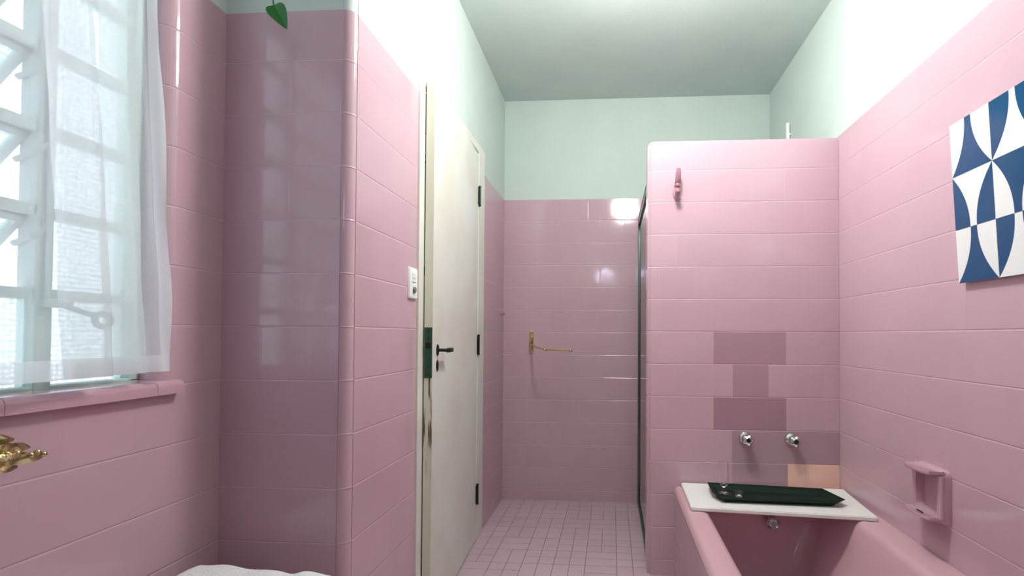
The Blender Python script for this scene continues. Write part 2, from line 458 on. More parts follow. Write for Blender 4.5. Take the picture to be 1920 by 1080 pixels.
# ------------------------------------------------------------------ window
win = root('window_1', (XG, .4, WZ0), kind='structure')
ZM = [.079, .249, .419, .587, .752, .918]     # glazing bar heights
MULL = [(WY0 + .185), .36, .952]
bm = new(); t = .018
box(bm, XG - .03, XG + .012, WY0, WY1, WZ0 - .01, WZ0 + .010, .004)
box(bm, XG - .03, XG + .012, WY0, WY1, WZ1 - .03, WZ1, .004)
box(bm, XG - .03, XG + .012, WY1 - .026, WY1, WZ0, WZ1, .004)
box(bm, XG - .03, XG + .012, WY0, WY0 + .026, WZ0, WZ1, .004)
for y in MULL: box(bm, XG - .03, XG + .014, y - .016, y + .016, WZ0, WZ1, .003)
obj('window_frame', bm, MAT['steel'], win)
bays = [(WY0 + .026, MULL[0] - .016, 'fixed'), (MULL[0] + .016, MULL[1] - .016, 'tilt'), (MULL[1] + .016, MULL[2] - .016, 'tilt'), (MULL[2] + .016, WY1 - .026, 'fixed')]
for (a, b, kd) in bays:
    bm = new()
    for z in ZM: box(bm, XG - .022, XG + .010, a, b, z - .011, z + .011, .002)
    obj('glazing_bars', bm, MAT['steel'], win)
    zz = [WZ0 + .010] + ZM + [WZ1 - .03]
    for i in range(len(zz) - 1):
        lo, hi = zz[i] + (.011 if i else 0), zz[i + 1] - (.011 if i < len(zz) - 2 else 0)
        if kd == 'fixed' or i == 0 or i == len(zz) - 2:
            bm = new(); box(bm, XG - .010, XG - .006, a, b, lo, hi)
            obj('pane', bm, MAT['pane'], win)
        else:
            ang = .80; L = hi - lo
            R = Matrix.Translation((XG - .012, 0, hi)) @ Matrix.Rotation(ang, 4, 'Y')
            bm = new(); w = .014
            for (c0, c1, d0, d1) in ((a, b, -w, 0), (a, b, -L, -L + w), (a, a + w, -L, 0), (b - w, b, -L, 0)):
                box(bm, -.009, .009, c0, c1, d0, d1, .002, mat=R)
            sash = obj('tilting_sash', bm, MAT['steel'], win)
            bm = new(); box(bm, -.002, .002, a + .008, b - .008, -L + .008, -.008, mat=R)
            obj('pane', bm, MAT['pane'], sash)
# operating gear: bracket, lever with ring
bm = new()
box(bm, XG + .010, XG + .034, .945, .992, .052, .070, .002)
tube(bm, [(XG + .022, .951, .064), (XG + .022, .951, .75)], .0045, 8)
for z in ZM[1:5]: tube(bm, [(XG + .022, .951, z - .03), (XG + .006, .935, z - .055), (XG - .03, .93, z - .07)], .006, 8)
lv = obj('operating_gear', bm, MAT['steel'], win)
bm = new()
tube(bm, [(XG + .03, .965, .060), (XG + .042, .99, .048), (XG + .045, 1.03, .036)], [.006, .006, .0055], 10)
c = Vector((XG + .045, 1.043, .029)); pts = []
ax = Vector((.25, 1, 0)).normalized()
for i in range(33):
    a = 2 * PI * i / 32; pts.append(c + Vector((.35, .75, 0)).normalized() * .0135 * math.cos(a) + Vector((0, 0, 1)) * .0145 * math.sin(a))
tube(bm, pts, .0066, 10)
obj('lever_handle', bm, MAT['black'], lv, smooth=True)
# tiled sill
bm = new()
y = WY0 - .04; ends = []
while y < WY1 + rj + .003 - .001:
    e = min(y + .305, WY1 + rj + .004)
    pr = [(XG - .06, WZ0 - .004), (XG - .06, WZ0 + .002), (XW + .006, WZ0 + .002)]
    for i in range(7):
        a = PI / 2 - PI / 2 * i / 6; pr.append((XW + .006 + .016 * math.cos(a), WZ0 - .014 + .016 * math.sin(a)))
    pr += [(XW + .022, WZ0 - .031), (XW + .001, WZ0 - .031)]
    ring_surf(bm, [[(x, y + .0006, z) for x, z in pr], [(x, e - .0006, z) for x, z in pr]])
    y = e
bmesh.ops.recalc_face_normals(bm, faces=bm.faces)
obj('window_sill', bm, MAT['glaze'], win, smooth=True, label='pink glazed tile sill')

# ------------------------------------------------------------------ door
XD = XL + .010
door = root('door_1', (XL, (DY0 + DY1) / 2, ZF), kind='structure')
bm = new()
CB = .060
box(bm, XL - .14, XD, DY0 - CB, DY0, ZF, DZ + .045, .003)
box(bm, XL - .14, XD, DY1, DY1 + .125, ZF, DZ + .045, .003)
box(bm, XL - .14, XD, DY0, DY1, DZ, DZ + .045, .003)
box(bm, XL - .15, XL - .12, DY0 - CB, DY1 + .06, ZF, DZ + .045)  # unseen panel, added to keep daylight from leaking past the leaf
obj('door_frame', bm, MAT['door'], door)
bm = new()
box(bm, XL - .119, XL - .048, DY0 + .0005, DY0 + .012, ZF + .001, DZ - .001)
box(bm, XL - .119, XL - .048, DY1 - .012, DY1 - .0005, ZF + .001, DZ - .001)
box(bm, XL - .119, XL - .048, DY0 + .012, DY1 - .012, DZ - .012, DZ - .0005)
obj('door_stop', bm, MAT['gap_seal'], door)  # dark colour paints the shade of the gap round the leaf
TH_D = .050; LL = .785; T = .034
Hx, Hy = XD - .001, DY1 - .006
R = Matrix.Translation((Hx, Hy, 0)) @ Matrix.Rotation(TH_D, 4, 'Z')
# leaf local: y from -LL to 0 along the leaf, x from -T to 0 through its thickness
bm = new()
box(bm, -T, 0, -LL, 0, ZF + .008, DZ - .012, .0015, mat=R)
leaf = obj('door_leaf', bm, MAT['door'], door)
bm = new()
box(bm, -T + .001, -.001, -LL - .0012, -LL + .002, ZF + .01, DZ - .014, .0005, mat=R)
obj('stained_edge', bm, MAT['stain'], leaf, label='door edge with brown drip stains below the lock')
bm = new()
box(bm, -T + .002, -.002, -LL - .0032, -LL + .001, -.165, .028, .0008, mat=R)
lp = obj('lock_plate', bm, MAT['lock'], leaf)
bm = new()
box(bm, -.026, -.010, -LL - .0075, -LL - .003, -.052, -.030, .001, mat=R)
for z in (.014, -.012, -.120, -.150): lathe(bm, R @ Vector((-.017, -LL - .003, z)), R.to_3x3() @ Vector((0, -1, 0)), [(0, .004), (.0015, .003)], 10)
obj('latch_bolt', bm, MAT['black'], lp)
HY = -LL + .055
bm = new()
lathe(bm, (0, 0, 0), (1, 0, 0), [(0, .011), (.003, .012), (.006, .009)], 24)
for v in bm.verts: v.co.z *= 2.0
for v in bm.verts: v.co = R @ (v.co + Vector((0, HY, -.060)))
e1 = obj('handle_rose', bm, MAT['black'], leaf, smooth=True)
bm = new()
pts = [(0, HY, -.060), (.028, HY, -.060), (.036, HY + .006, -.060), (.038, HY + .020, -.060)]
tube(bm, [R @ Vector(q) for q in pts], [.0065, .0065, .007, .0075], 12)
box(bm, .029, .043, HY + .016, HY + .088, -.070, -.052, .004, mat=R)
obj('door_handle', bm, MAT['black'], leaf, smooth=True)
bm = new()
lathe(bm, (0, 0, 0), (1, 0, 0), [(0, .010), (.003, .011), (.005, .008)], 24)
for v in bm.verts: v.co.z *= 2.1
for v in bm.verts: v.co = R @ (v.co + Vector((0, HY - .001, -.121)))
obj('keyhole_cover', bm, MAT['black'], leaf, smooth=True)
for zc in (.750, -.053, -.850):
    bm = new()
    tube(bm, [(Hx + .006, Hy + .004, zc - .048), (Hx + .006, Hy + .004, zc + .048)], .0065, 12)
    for s in (-1, 1): lathe(bm, (Hx + .006, Hy + .004, zc + s * .048), (0, 0, s), [(0, .0085), (.004, .0085), (.008, .003)], 12)
    box(bm, Hx - .004, Hx + .0045, Hy - .012, Hy + .016, zc - .045, zc + .045, .001)
    obj('hinge', bm, MAT['black'], door, smooth=True)
bm = new()
for (z0, z1, w) in ((.770, .930, .008), (.936, .958, .010), (.228, .262, .007), (.660, .668, .005)):
    box(bm, XD - .001, XD + .0008, DY0 - .012, DY0 - .012 + w, z0, z1)
obj('strike_slots', bm, MAT['hole'], door, label='dark slots of old bolt plates in the white jamb')

# ------------------------------------------------------------------ ceiling lamp (source of the room's light) and small lamp on the rear wall
lx, ly, lz = LAMP_POS
t_ = root('ceiling_lamp', (lx, ly, ZC), label='white glass globe lamp hanging just below the ceiling in front of the shower partition', cat='lamp')
bm = new(); ball(bm, (lx, ly, lz), .115, 32); obj('lamp_globe', bm, MAT['globe'], t_, smooth=True)
bm = new(); tube(bm, [(lx, ly, lz + .10), (lx, ly, ZC - .02)], .008, 12); obj('stem', bm, MAT['whiteplastic'], t_)
bm = new(); lathe(bm, (lx, ly, ZC - .0005), (0, 0, -1), [(0, .05), (.012, .05), (.028, .02)], 24); obj('canopy', bm, MAT['whiteplastic'], t_, smooth=True)
t_ = root('wall_lamp', (-.13, YR, .98), label='small cool-white globe lamp on the wall behind the viewer', cat='lamp')
bm = new(); ball(bm, (-.13, YR + .12, 1.08), .06, 24); obj('lamp_globe', bm, MAT['globe2'], t_, smooth=True)
bm = new(); lathe(bm, (-.13, YR + .0005, .96), (0, 1, 0), [(0, .04), (.012, .04), (.02, .02)], 20)
tube(bm, [(-.13, YR + .015, .96), (-.13, YR + .10, .96), (-.13, YR + .12, .975), (-.13, YR + .12, 1.025)], .008, 10); obj('bracket', bm, MAT['chrome'], t_, smooth=True)

# ------------------------------------------------------------------ bathtub
TX0, TZ = .290, -.690
TY0 = .70
tub = root('bathtub', (.66, 1.5, ZF), label='built-in pink bathtub against the right wall with a thick rounded rim', cat='bathtub')
bm = new()
def rr(x0, x1, y0, y1, z, r, n=6):
    out = []
    for (cx, cy, a0) in ((x1 - r, y1 - r, 0), (x0 + r, y1 - r, PI / 2), (x0 + r, y0 + r, PI), (x1 - r, y0 + r, 3 * PI / 2)):
        for i in range(n + 1):
            a = a0 + PI / 2 * i / n; out.append((cx + r * math.cos(a), cy + r * math.sin(a), z))
    return out
ox0, ox1, oy0, oy1 = TX0, XR - .001, TY0, YP - .001
rings = [rr(ox0, ox1, oy0, oy1, TZ - .022, .004), rr(ox0 + .006, ox1, oy0 + .006, oy1, TZ - .007, .004), rr(ox0 + .018, ox1, oy0 + .018, oy1, TZ, .004),
         rr(.366, .940, TY0 + .11, YP - .045, TZ, .05), rr(.380, .927, TY0 + .125, YP - .055, TZ - .006, .05), rr(.390, .917, TY0 + .135, YP - .06, TZ - .022, .05),
         rr(.400, .893, TY0 + .17, YP - .075, TZ - .12, .06), rr(.425, .835, TY0 + .24, YP - .105, TZ - .27, .07),
         rr(.455, .80, TY0 + .30, YP - .14, TZ - .335, .08), rr(.50, .75, TY0 + .36, YP - .20, TZ - .345, .08)]
ring_surf(bm, rings, cap0=False, cap1=True)
bmesh.ops.recalc_face_normals(bm, faces=bm.faces)
for f in bm.faces:
    pass
obj('basin', bm, MAT['tub'], tub, smooth=True)
bm = new()
x, y = TX0 + .0015, TY0 + .0015
p = [(x, YP - .001, ZF), (x, y, ZF), (x, y, TZ - .022), (x, YP - .001, TZ - .022)]
quad_uv(bm, p, [(a[1], a[2]) for a in p])
p = [(x, y, ZF), (XR - .001, y, ZF), (XR - .001, y, TZ - .022), (x, y, TZ - .022)]
quad_uv(bm, p, [(a[0], a[2]) for a in p])
obj('tiled_apron', bm, MAT['tile_side'], tub, label='tiled side of the tub')
bm = new()
lathe(bm, (.69, YP - .062, -.786), (0, -1, -.12), [(0, .034), (.006, .034), (.010, .025), (.070, .024), (.074, .027), (.086, .027), (.088, .024), (.084, .019), (.060, .018), (.060, 0)], 28)
obj('spout', bm, MAT['chrome'], tub, smooth=True, label='short chrome spout under the board')

# white board across the tub
bt = -.672
bm = new()
pl = [(.316, 2.026), (.994, 1.966), (1.024, 2.315), (.322, 2.356)]
vb_ = [bm.verts.new((x, y, bt - .0165)) for x, y in pl]; vt_ = [bm.verts.new((x, y, bt)) for x, y in pl]
bm.faces.new(vb_[::-1]); bm.faces.new(vt_)
for i in range(4): bm.faces.new((vb_[i], vb_[(i + 1) % 4], vt_[(i + 1) % 4], vt_[i]))
bmesh.ops.bevel(bm, geom=list(bm.edges), offset=.003, segments=3, affect='EDGES')
obj('bath_board', bm, MAT['board'], smooth=True, label='white rectangular board laid across the far end of the pink tub', cat='board')
# tray
bm = new()
def quadring(c, z): return [(x, y, z) for x, y in c]
z = bt + .0008
o_bot = [(.452, 2.115), (.872, 2.100), (.905, 2.20), (.470, 2.245)]
o_top = [(.418, 2.140), (.445, 2.075), (.895, 2.055), (.930, 2.085), (.90, 2.225), (.425, 2.275)]
def inset(c, d):
    cx_ = sum(a[0] for a in c) / len(c); cy_ = sum(a[1] for a in c) / len(c)
    return [(x + (cx_ - x) / max(.001, math.hypot(cx_ - x, (cy_ - y))) * d, y + (cy_ - y) / max(.001, math.hypot(cx_ - x, cy_ - y)) * d) for x, y in c]
ob = [(.440, 2.135), (.462, 2.095), (.872, 2.078), (.893, 2.10), (.875, 2.20), (.446, 2.245)]
rings = [quadring(ob, z), quadring(inset(o_top, .012), z + .017), quadring(o_top, z + .024), quadring(inset(o_top, .004), z + .0265), quadring(inset(o_top, .016), z + .018), quadring(inset(ob, .012), z + .005)]
ring_surf(bm, rings)
bmesh.ops.recalc_face_normals(bm, faces=bm.faces)
obj('long_tray', bm, MAT['tray'], label='long dark green tray with flared rim lying on the white bath board', cat='tray')
# glass vessel and small glass dish on the tray
bm = new()
gx, gy, gz = .478, 2.190, z + .0065
prof = [(0, .0001), (0, .024), (.003, .025), (.006, .010), (.010, .006), (.024, .0055), (.030, .011), (.040, .019), (.060, .021), (.095, .019), (.128, .0175),
        (.128, .0160), (.095, .0172), (.060, .0188), (.042, .0165), (.034, .006), (.033, .0001)]
lathe(bm, (gx, gy, gz), (0, 0, 1), prof, 28, cap=False)
bmesh.ops.recalc_face_normals(bm, faces=bm.faces)
obj('small_glass', bm, MAT['glass'], smooth=True, label='tall narrow clear glass on a foot standing at the left end of the tray', cat='glass')
bm = new()
prof = [(0, .0001), (0, .014), (.003, .016), (.022, .021), (.022, .0192), (.005, .0135), (.004, .0001)]
lathe(bm, (.530, 2.150, z + .0065), (0, 0, 1), prof, 24, cap=False)
bmesh.ops.recalc_face_normals(bm, faces=bm.faces)
obj('glass_dish', bm, MAT['glass'], smooth=True, label='tiny low clear glass dish on the tray beside the tall glass', cat='dish')

# taps and spout on the partition
def tap(cx, cz, lab):
    t = root('tap', (cx, YP, cz), label=lab, cat='tap', group='tub taps')
    bm = new()
    lathe(bm, (cx, YP - .0005, cz), (0, -1, 0), [(0, .0), (0, .030), (.004, .030), (.010, .026), (.020, .016), (.030, .0135)], 28, cap=False)
    obj('wall_flange', bm, MAT['chrome'], t, smooth=True)
    bm = new(); n = 48; rings = []
    for (d, rad, amp) in ((.026, .012, 0), (.030, .020, .08), (.038, .0245, .14), (.050, .0245, .16), (.058, .020, .12), (.062, .012, .02), (.063, .0115, 0), (.0605, .010, 0), (.0605, .0005, 0)):
        rings.append([(cx + rad * (1 + amp * math.cos(5 * 2 * PI * k / n + .5)) * math.cos(2 * PI * k / n), YP - d, cz + rad * (1 + amp * math.cos(5 * 2 * PI * k / n + .5)) * math.sin(2 * PI * k / n)) for k in range(n)])
    ring_surf(bm, rings)
    bmesh.ops.recalc_face_normals(bm, faces=bm.faces)
    k = obj('tap_handle', bm, MAT['chrome'], t, smooth=True)
    bm = new(); lathe(bm, (cx, YP - .0605, cz), (0, -1, 0), [(0, .009), (.002, .0085), (.003, .004)], 20)
    obj('index_cap', bm, MAT['black'], k, smooth=True)
tap(.611, -.464, 'chrome star-handled tap on the tiled partition, the left one above the tub')
tap(.816, -.466, 'chrome star-handled tap on the tiled partition, the right one above the peach tile')
# ceramic robe hook on the partition
t_ = root('robe_hook', (.300, YP, .66), label='pink ceramic double robe hook high on the tiled partition', cat='hook')
bm = new()
rings = []
for (d, a, b) in ((0, .019, .048), (.004, .020, .050), (.010, .017, .046), (.013, .010, .036)):
    rings.append([(.300 + a * math.cos(2 * PI * k / 28), YP - .0005 - d, .680 + b * math.sin(2 * PI * k / 28)) for k in range(28)])
ring_surf(bm, rings); bmesh.ops.recalc_face_normals(bm, faces=bm.faces)
obj('back_plate', bm, MAT['glaze'], t_, smooth=True)
bm = new()
tube(bm, [(.300, YP - .008, .690), (.300, YP - .030, .695), (.301, YP - .042, .712), (.302, YP - .046, .740), (.303, YP - .048, .764)], [.013, .0135, .013, .0125, .009], 14)
tube(bm, [(.300, YP - .008, .685), (.299, YP - .030, .672), (.298, YP - .042, .655), (.298, YP - .052, .648), (.298, YP - .060, .658)], [.012, .0125, .012, .012, .008], 14)
ball(bm, (.300, YP - .036, .690), .0125, 16)
obj('prongs', bm, MAT['hookglaze'], t_, smooth=True)  # mauve stands in for shade on the prongs; the hook itself is pink

# ------------------------------------------------------------------ soap dish on the right wall
t_ = root('soap_dish', (XR, 1.69, -.585), label='pink ceramic soap dish with grab bar fixed to the right wall above the tub', cat='soap dish')
sy0, sy1, sz0, sz1 = 1.610, 1.770, -.578, -.408
bm = new()
def plate_ring(x, a, r=.02):
    out = []
    for (cy, cz, a0) in ((sy1 - a - r, sz1 - a - r, 0), (sy0 + a + r, sz1 - a - r, PI / 2), (sy0 + a + r, sz0 + a + r, PI), (sy1 - a - r, sz0 + a + r, 3 * PI / 2)):
        for i in range(5):
            t = a0 + PI / 2 * i / 4; out.append((x, cy + r * math.cos(t), cz + r * math.sin(t)))
    return out
rings = [plate_ring(XR - .0005, 0), plate_ring(XR - .010, .001), plate_ring(XR - .028, .008), plate_ring(XR - .030, .018), plate_ring(XR - .028, .026, .014), plate_ring(XR - .003, .032, .010)]
ring_surf(bm, rings); bmesh.ops.recalc_face_normals(bm, faces=bm.faces)
obj('recessed_plate', bm, MAT['glaze'], t_, smooth=True)
def lip(zc, depth, nm, thick=.013, grooves=False):
    bm = new(); n = 14
    top, bot = [], []
    outer = []
    for i in range(n + 1):
        s = i / n; y = sy0 + .004 + (sy1 - sy0 - .008) * s
        e = depth * (1 - abs(2 * s - 1) ** 5) ** .4 if 0 < s < 1 else 0
        outer.append((XR - .012 - e, y))
    pl = [(XR - .012, sy0 + .004)] + outer[1:-1] + [(XR - .012, sy1 - .004)]
    v1 = [bm.verts.new((x, y, zc - thick / 2)) for x, y in pl]; v2 = [bm.verts.new((x, y, zc + thick / 2)) for x, y in pl]
    bm.faces.new(v1[::-1]); ft = bm.faces.new(v2)
    for i in range(len(pl)): j = (i + 1) % len(pl); bm.faces.new((v1[i], v1[j], v2[j], v2[i]))
    bmesh.ops.recalc_face_normals(bm, faces=bm.faces)
    if grooves:
        res = bmesh.ops.inset_region(bm, faces=[ft], thickness=.010, depth=0)
        bmesh.ops.translate(bm, verts=ft.verts, vec=(0, 0, -.006))
    es = [e for e in bm.edges if not e.is_boundary and e.calc_face_angle(0) > .9]
    bmesh.ops.bevel(bm, geom=es, offset=.004, segments=3, affect='EDGES')
    return obj(nm, bm, MAT['glaze'], t_, smooth=True)
lip(-.416, .058, 'grab_ledge', .015, True)
sh = lip(-.558, .054, 'soap_shelf', .014, True)
bm = new(); box(bm, XR - .056, XR - .050, 1.665, 1.695, -.5515, -.5485, .001)
obj('drain_slot', bm, MAT['hole'], sh)
for y in (sy0 + .013, sy1 - .013):
    bm = new(); tube(bm, [(XR - .022, y, -.425), (XR - .020, y, -.49), (XR - .022, y, -.555)], [.010, .008, .010], 12)
    obj('post', bm, MAT['glaze'], t_, smooth=True)

# ------------------------------------------------------------------ blue and white tile panel, leaning out slightly at the top
t_ = root('tile_panel', (XR, 1.32, .157), label='square wall panel of blue and white glazed tiles in curved geometric shapes', cat='panel')
PT = .1545; py1 = 1.545; pz0 = .157
RP = Matrix.Translation((XR - .010, 0, pz0)) @ Matrix.Rotation(-.052, 4, 'Y')
bm = new(); box(bm, -.0005, .007, py1 - 3 * PT + .002, py1 - .002, .002, 3 * PT - .002, mat=RP)
obj('backing_board', bm, MAT['board'], t_)
def P(yc, zc, d): return RP @ Vector((-d, yc, zc))
for rI in range(3):          # 0 = top row
    for cI in range(3):
        inv = (rI + cI) % 2; up_ = rI % 2 == 0
        ya = py1 - cI * PT; zb = (2 - rI) * PT
        bm = new(); g = .0006; N = 18; d = .0075
        s0, s1 = g, PT - g
        # slab sides
        cs = [(s0, s0), (s1, s0), (s1, s1), (s0, s1)]
        for i in range(4):
            (a, b), (c_, e_) = cs[i], cs[(i + 1) % 4]
            bm.faces.new([bm.verts.new(P(ya - q, zb + w_, dd)) for q, w_, dd in ((a, b, 0), (c_, e_, 0), (c_, e_, d), (a, b, d))]).material_index = 0
        wl, wr = .40, .44
        if rI == 0 and cI == 1: wl, wr = .44, .44
        curve = lambda t: (1 - (1 - t) ** 2.2)
        rows = []
        for i in range(N + 1):
            t = i / N; zz = (s0 + (s1 - s0) * t)
            h = curve(t) if up_ else curve(1 - t)
            xs = [s0, s0 + (s1 - s0) * wl * h, s1 - (s1 - s0) * wr * h, s1]
            rows.append([bm.verts.new(P(ya - x, zb + zz, d)) for x in xs])
        for a, b in zip(rows, rows[1:]):
            for j, mi in ((0, 0), (1, 1), (2, 0)):
                f = bm.faces.new((a[j], a[j + 1], b[j + 1], b[j])); f.material_index = (1 - mi) if inv else mi
        bmesh.ops.recalc_face_normals(bm, faces=bm.faces)
        obj('tile', bm, [MAT['white'], MAT['blue']], t_)

# ------------------------------------------------------------------ light switch on the left wall
t_ = root('light_switch', (XL, 1.79, .129), label='white plastic switch plate with two controls beside the door frame', cat='switch')
bm = new(); sw0, sw1, sa, sb = 1.752, 1.826, .129, .244
rings = []
def swr(x, a, r=.006):
    out = []
    for (cy, cz, a0) in ((sw1 - a - r, sb - a - r, 0), (sw0 + a + r, sb - a - r, PI / 2), (sw0 + a + r, sa + a + r, PI), (sw1 - a - r, sa + a + r, 3 * PI / 2)):
        for i in range(5):
            t = a0 + PI / 2 * i / 4; out.append((x, cy + r * math.cos(t), cz + r * math.sin(t)))
    return out
ring_surf(bm, [swr(XL + .0005, 0), swr(XL + .006, .001), swr(XL + .009, .004)]); bmesh.ops.recalc_face_normals(bm, faces=bm.faces)
pz = obj('switch_plate', bm, MAT['whiteplastic'], t_, smooth=True)
bm = new(); box(bm, XL + .008, XL + .0115, 1.772, 1.806, .190, .224, .002); obj('rocker', bm, MAT['whiteplastic'], t_)
bm = new(); box(bm, XL + .0105, XL + .0122, 1.778, 1.790, .203, .206, .0004); obj('indicator_mark', bm, MAT['greyplastic'], t_)
bm = new(); lathe(bm, (XL + .008, 1.789, .163), (1, 0, 0), [(0, .012), (.006, .0115), (.008, .009)], 24); obj('dial', bm, MAT['greyplastic'], t_, smooth=True, label='grey round dial')

# ------------------------------------------------------------------ back wall: brass towel arm, small wall hook
t_ = root('swivel_towel_rail', (-.534, YB, -.12), label='brass swivelling towel arm on the back wall beside the shower', cat='towel rail')
bm = new(); box(bm, -.547, -.521, YB - .007, YB - .0005, -.118, .030, .003)
obj('wall_plate', bm, MAT['brass'], t_)
bm = new()
for zz in (.018, -.105): ball(bm, (-.534, YB - .009, zz), .007, 14)
ball(bm, (-.536, YB - .030, -.045), .008, 14)
for zz in (-.03, -.085): box(bm, -.541, -.527, YB - .034, YB - .005, zz - .005, zz + .005, .002)
tube(bm, [(-.534, YB - .027, -.10), (-.534, YB - .027, -.018)], .005, 12)
obj('pivot', bm, MAT['brass'], t_, smooth=True)
ax_, ay_, az_ = -.405, YB - .30, -.088
bx_, by_, bz_ = -.242, YB - .36, -.090
bm = new()
tube(bm, [(-.534, YB - .030, -.060), (-.50, YB - .09, -.072), (-.45, YB - .20, -.082), (ax_ + .0, ay_, az_)], [.007, .006, .0055, .005], 12)
tube(bm, [(ax_, ay_, az_), (bx_, by_, bz_)], .0045, 12)
ball(bm, (ax_, ay_, az_), .0095, 14); ball(bm, (bx_, by_, bz_), .0095, 14)
obj('swivel_arm', bm, MAT['brass'], t_, smooth=True)
bm = new()
tube(bm, [(XL + .0005, 3.27, .135), (XL + .012, 3.27, .135), (XL + .022, 3.27, .137), (XL + .026, 3.27, .145)], [.008, .005, .005, .006], 12)
obj('wall_peg', bm, MAT['hookglaze'], smooth=True, label='tiny mauve peg on the left wall next to the far corner, beyond the door', cat='peg')

# ------------------------------------------------------------------ shower screen between partition and back wall
XS = .186
ys0, ys1 = YP + TP + .001, YB - .001
t_ = root('shower_screen', (XS, (ys0 + ys1) / 2, ZF), label='green-tinted glass shower screen in an aluminium frame behind the partition end', cat='shower screen')
bm = new(); box(bm, XS - .003, XS + .003, ys0 + .02, ys1 - .02, ZF + .02, .735); obj('glass_pane', bm, MAT['greenglass'], t_)
bm = new()
box(bm, XS - .012, XS + .012, ys0, ys1, .73, .765, .003)
box(bm, XS - .012, XS + .012, ys0, ys1, ZF + .0005, ZF + .024, .003)
box(bm, XS - .012, XS + .012, ys0, ys0 + .028, ZF + .024, .73, .003)
box(bm, XS - .012, XS + .012, ys1 - .028, ys1, ZF + .024, .73, .003)
obj('screen_frame', bm, MAT['alu'], t_)
bm = new(); box(bm, XS - .014, XS - .0121, ys0 + .001, ys0 + .012, ZF + .03, .72); box(bm, XS - .0105, XS - .0035, ys0 + .03, ys0 + .04, ZF + .03, .72)
box(bm, XS - .0130, XS - .0121, ys0 + .01, ys1 - .001, .762, .770)
obj('rubber_seal', bm, MAT['gap_seal'], t_, label='black rubber seal')
bm = new(); tube(bm, [(XR - .014, 2.98, .55), (XR - .014, 2.98, 1.235)], .011, 14)
for zz in (.70, 1.16): box(bm, XR - .012, XR - .0005, 2.966, 2.994, zz, zz + .012, .002)
obj('shower_pipe', bm, MAT['whiteplastic'], smooth=True, label='white vertical pipe on the right wall, its tip showing above the partition', cat='pipe')

# ------------------------------------------------------------------ curtain: sheer voile with flat folds, seen by layers
t_ = root('curtain', (-1.06, .4, -.09), label='sheer white curtain hanging over the window on the left wall', cat='curtain')
zt_, zb_ = 1.09, -.086
# (y at top of picture z=.70, y at the hem, x offset)
path = [(-.42, -.42, 0)]
for i in range(1, 14): path.append((-.42 + i * .088, -.42 + i * .088, .012 * (-1) ** i))
path = [q for q in path if q[0] < .72]
path += [(.790, .79, .006), (.935, .990, -.001), (.928, .985, -.010), (.855, .905, -.012), (.862, .910, -.022), (.955, 1.01, -.020), (1.042, 1.080, -.016), (1.036, 1.073, -.028),
         (.978, 1.002, -.030), (.982, 1.008, -.040), (1.045, 1.083, -.036), (1.075, 1.115, -.024), (1.098, 1.147, -.014)]
def dens(path, m=5):
    out = []
    for a, b in zip(path, path[1:]):
        for k in range(m):
            s = k / m; s2 = s * s * (3 - 2 * s)
            out.append((a[0] + (b[0] - a[0]) * s, a[1] + (b[1] - a[1]) * s, a[2] + (b[2] - a[2]) * s2))
    return out + [path[-1]]
dp = dens(path)
bm = new(); rows = []; NZ = 34
for j in range(NZ + 1):
    s = j / NZ; z_ = zt_ + (zb_ - zt_) * s
    q = (0.70 - z_) / .78
    row = []
    for i, (a, b, xo) in enumerate(dp):
        y_ = a + (b - a) * q
        wob = .004 * math.sin(i * .9 + z_ * 5) + .003 * math.sin(z_ * 23 + i * .35) * max(0, q)
        edge_ = .004 * math.sin(z_ * 16) if i == len(dp) - 1 else 0
        sag = -.004 if j == NZ else 0
        row.append(bm.verts.new((-1.046 + xo + wob * .6 + .006 * q, y_ + wob * .3 + edge_, z_ + sag)))
    rows.append(row)
for a, b in zip(rows, rows[1:]):
    for i in range(len(dp) - 1): bm.faces.new((a[i], a[i + 1], b[i + 1], b[i]))
hem = [[v.co.copy() for v in r_] for r_ in rows if r_[0].co.z < .0]
side = [[v.co.copy() for v in r_[-5:]] for r_ in rows]
obj('voile', bm, MAT['curtain'], t_, smooth=True)
def strip(rows, off, nm):
    bm = new(); vr = [[bm.verts.new(c + Vector((off, 0, 0))) for c in r_] for r_ in rows]
    for a, b in zip(vr, vr[1:]):
        for i in range(len(a) - 1): bm.faces.new((a[i], a[i + 1], b[i + 1], b[i]))
    return obj(nm, bm, MAT['hem'], t_, smooth=True)
strip(hem[1:], .0015, 'hem')
strip(side, .0018, 'side_hem')
t_ = root('curtain_rod', (-1.055, .4, 1.10), label='thin white curtain rod above the window carrying the sheer curtain', cat='curtain rod')
bm = new(); tube(bm, [(-1.055, -.50, 1.10), (-1.055, 1.20, 1.10)], .008, 14); obj('rod', bm, MAT['rod'], t_, smooth=True)
for y_ in (-.47, 1.18):
    bm = new(); box(bm, XW + .0005, XW + .006, y_ - .012, y_ + .012, 1.075, 1.125, .001); box(bm, XW + .004, -1.046, y_ - .005, y_ + .005, 1.088, 1.094, .001)
    obj('rod_bracket', bm, MAT['rod'], t_)

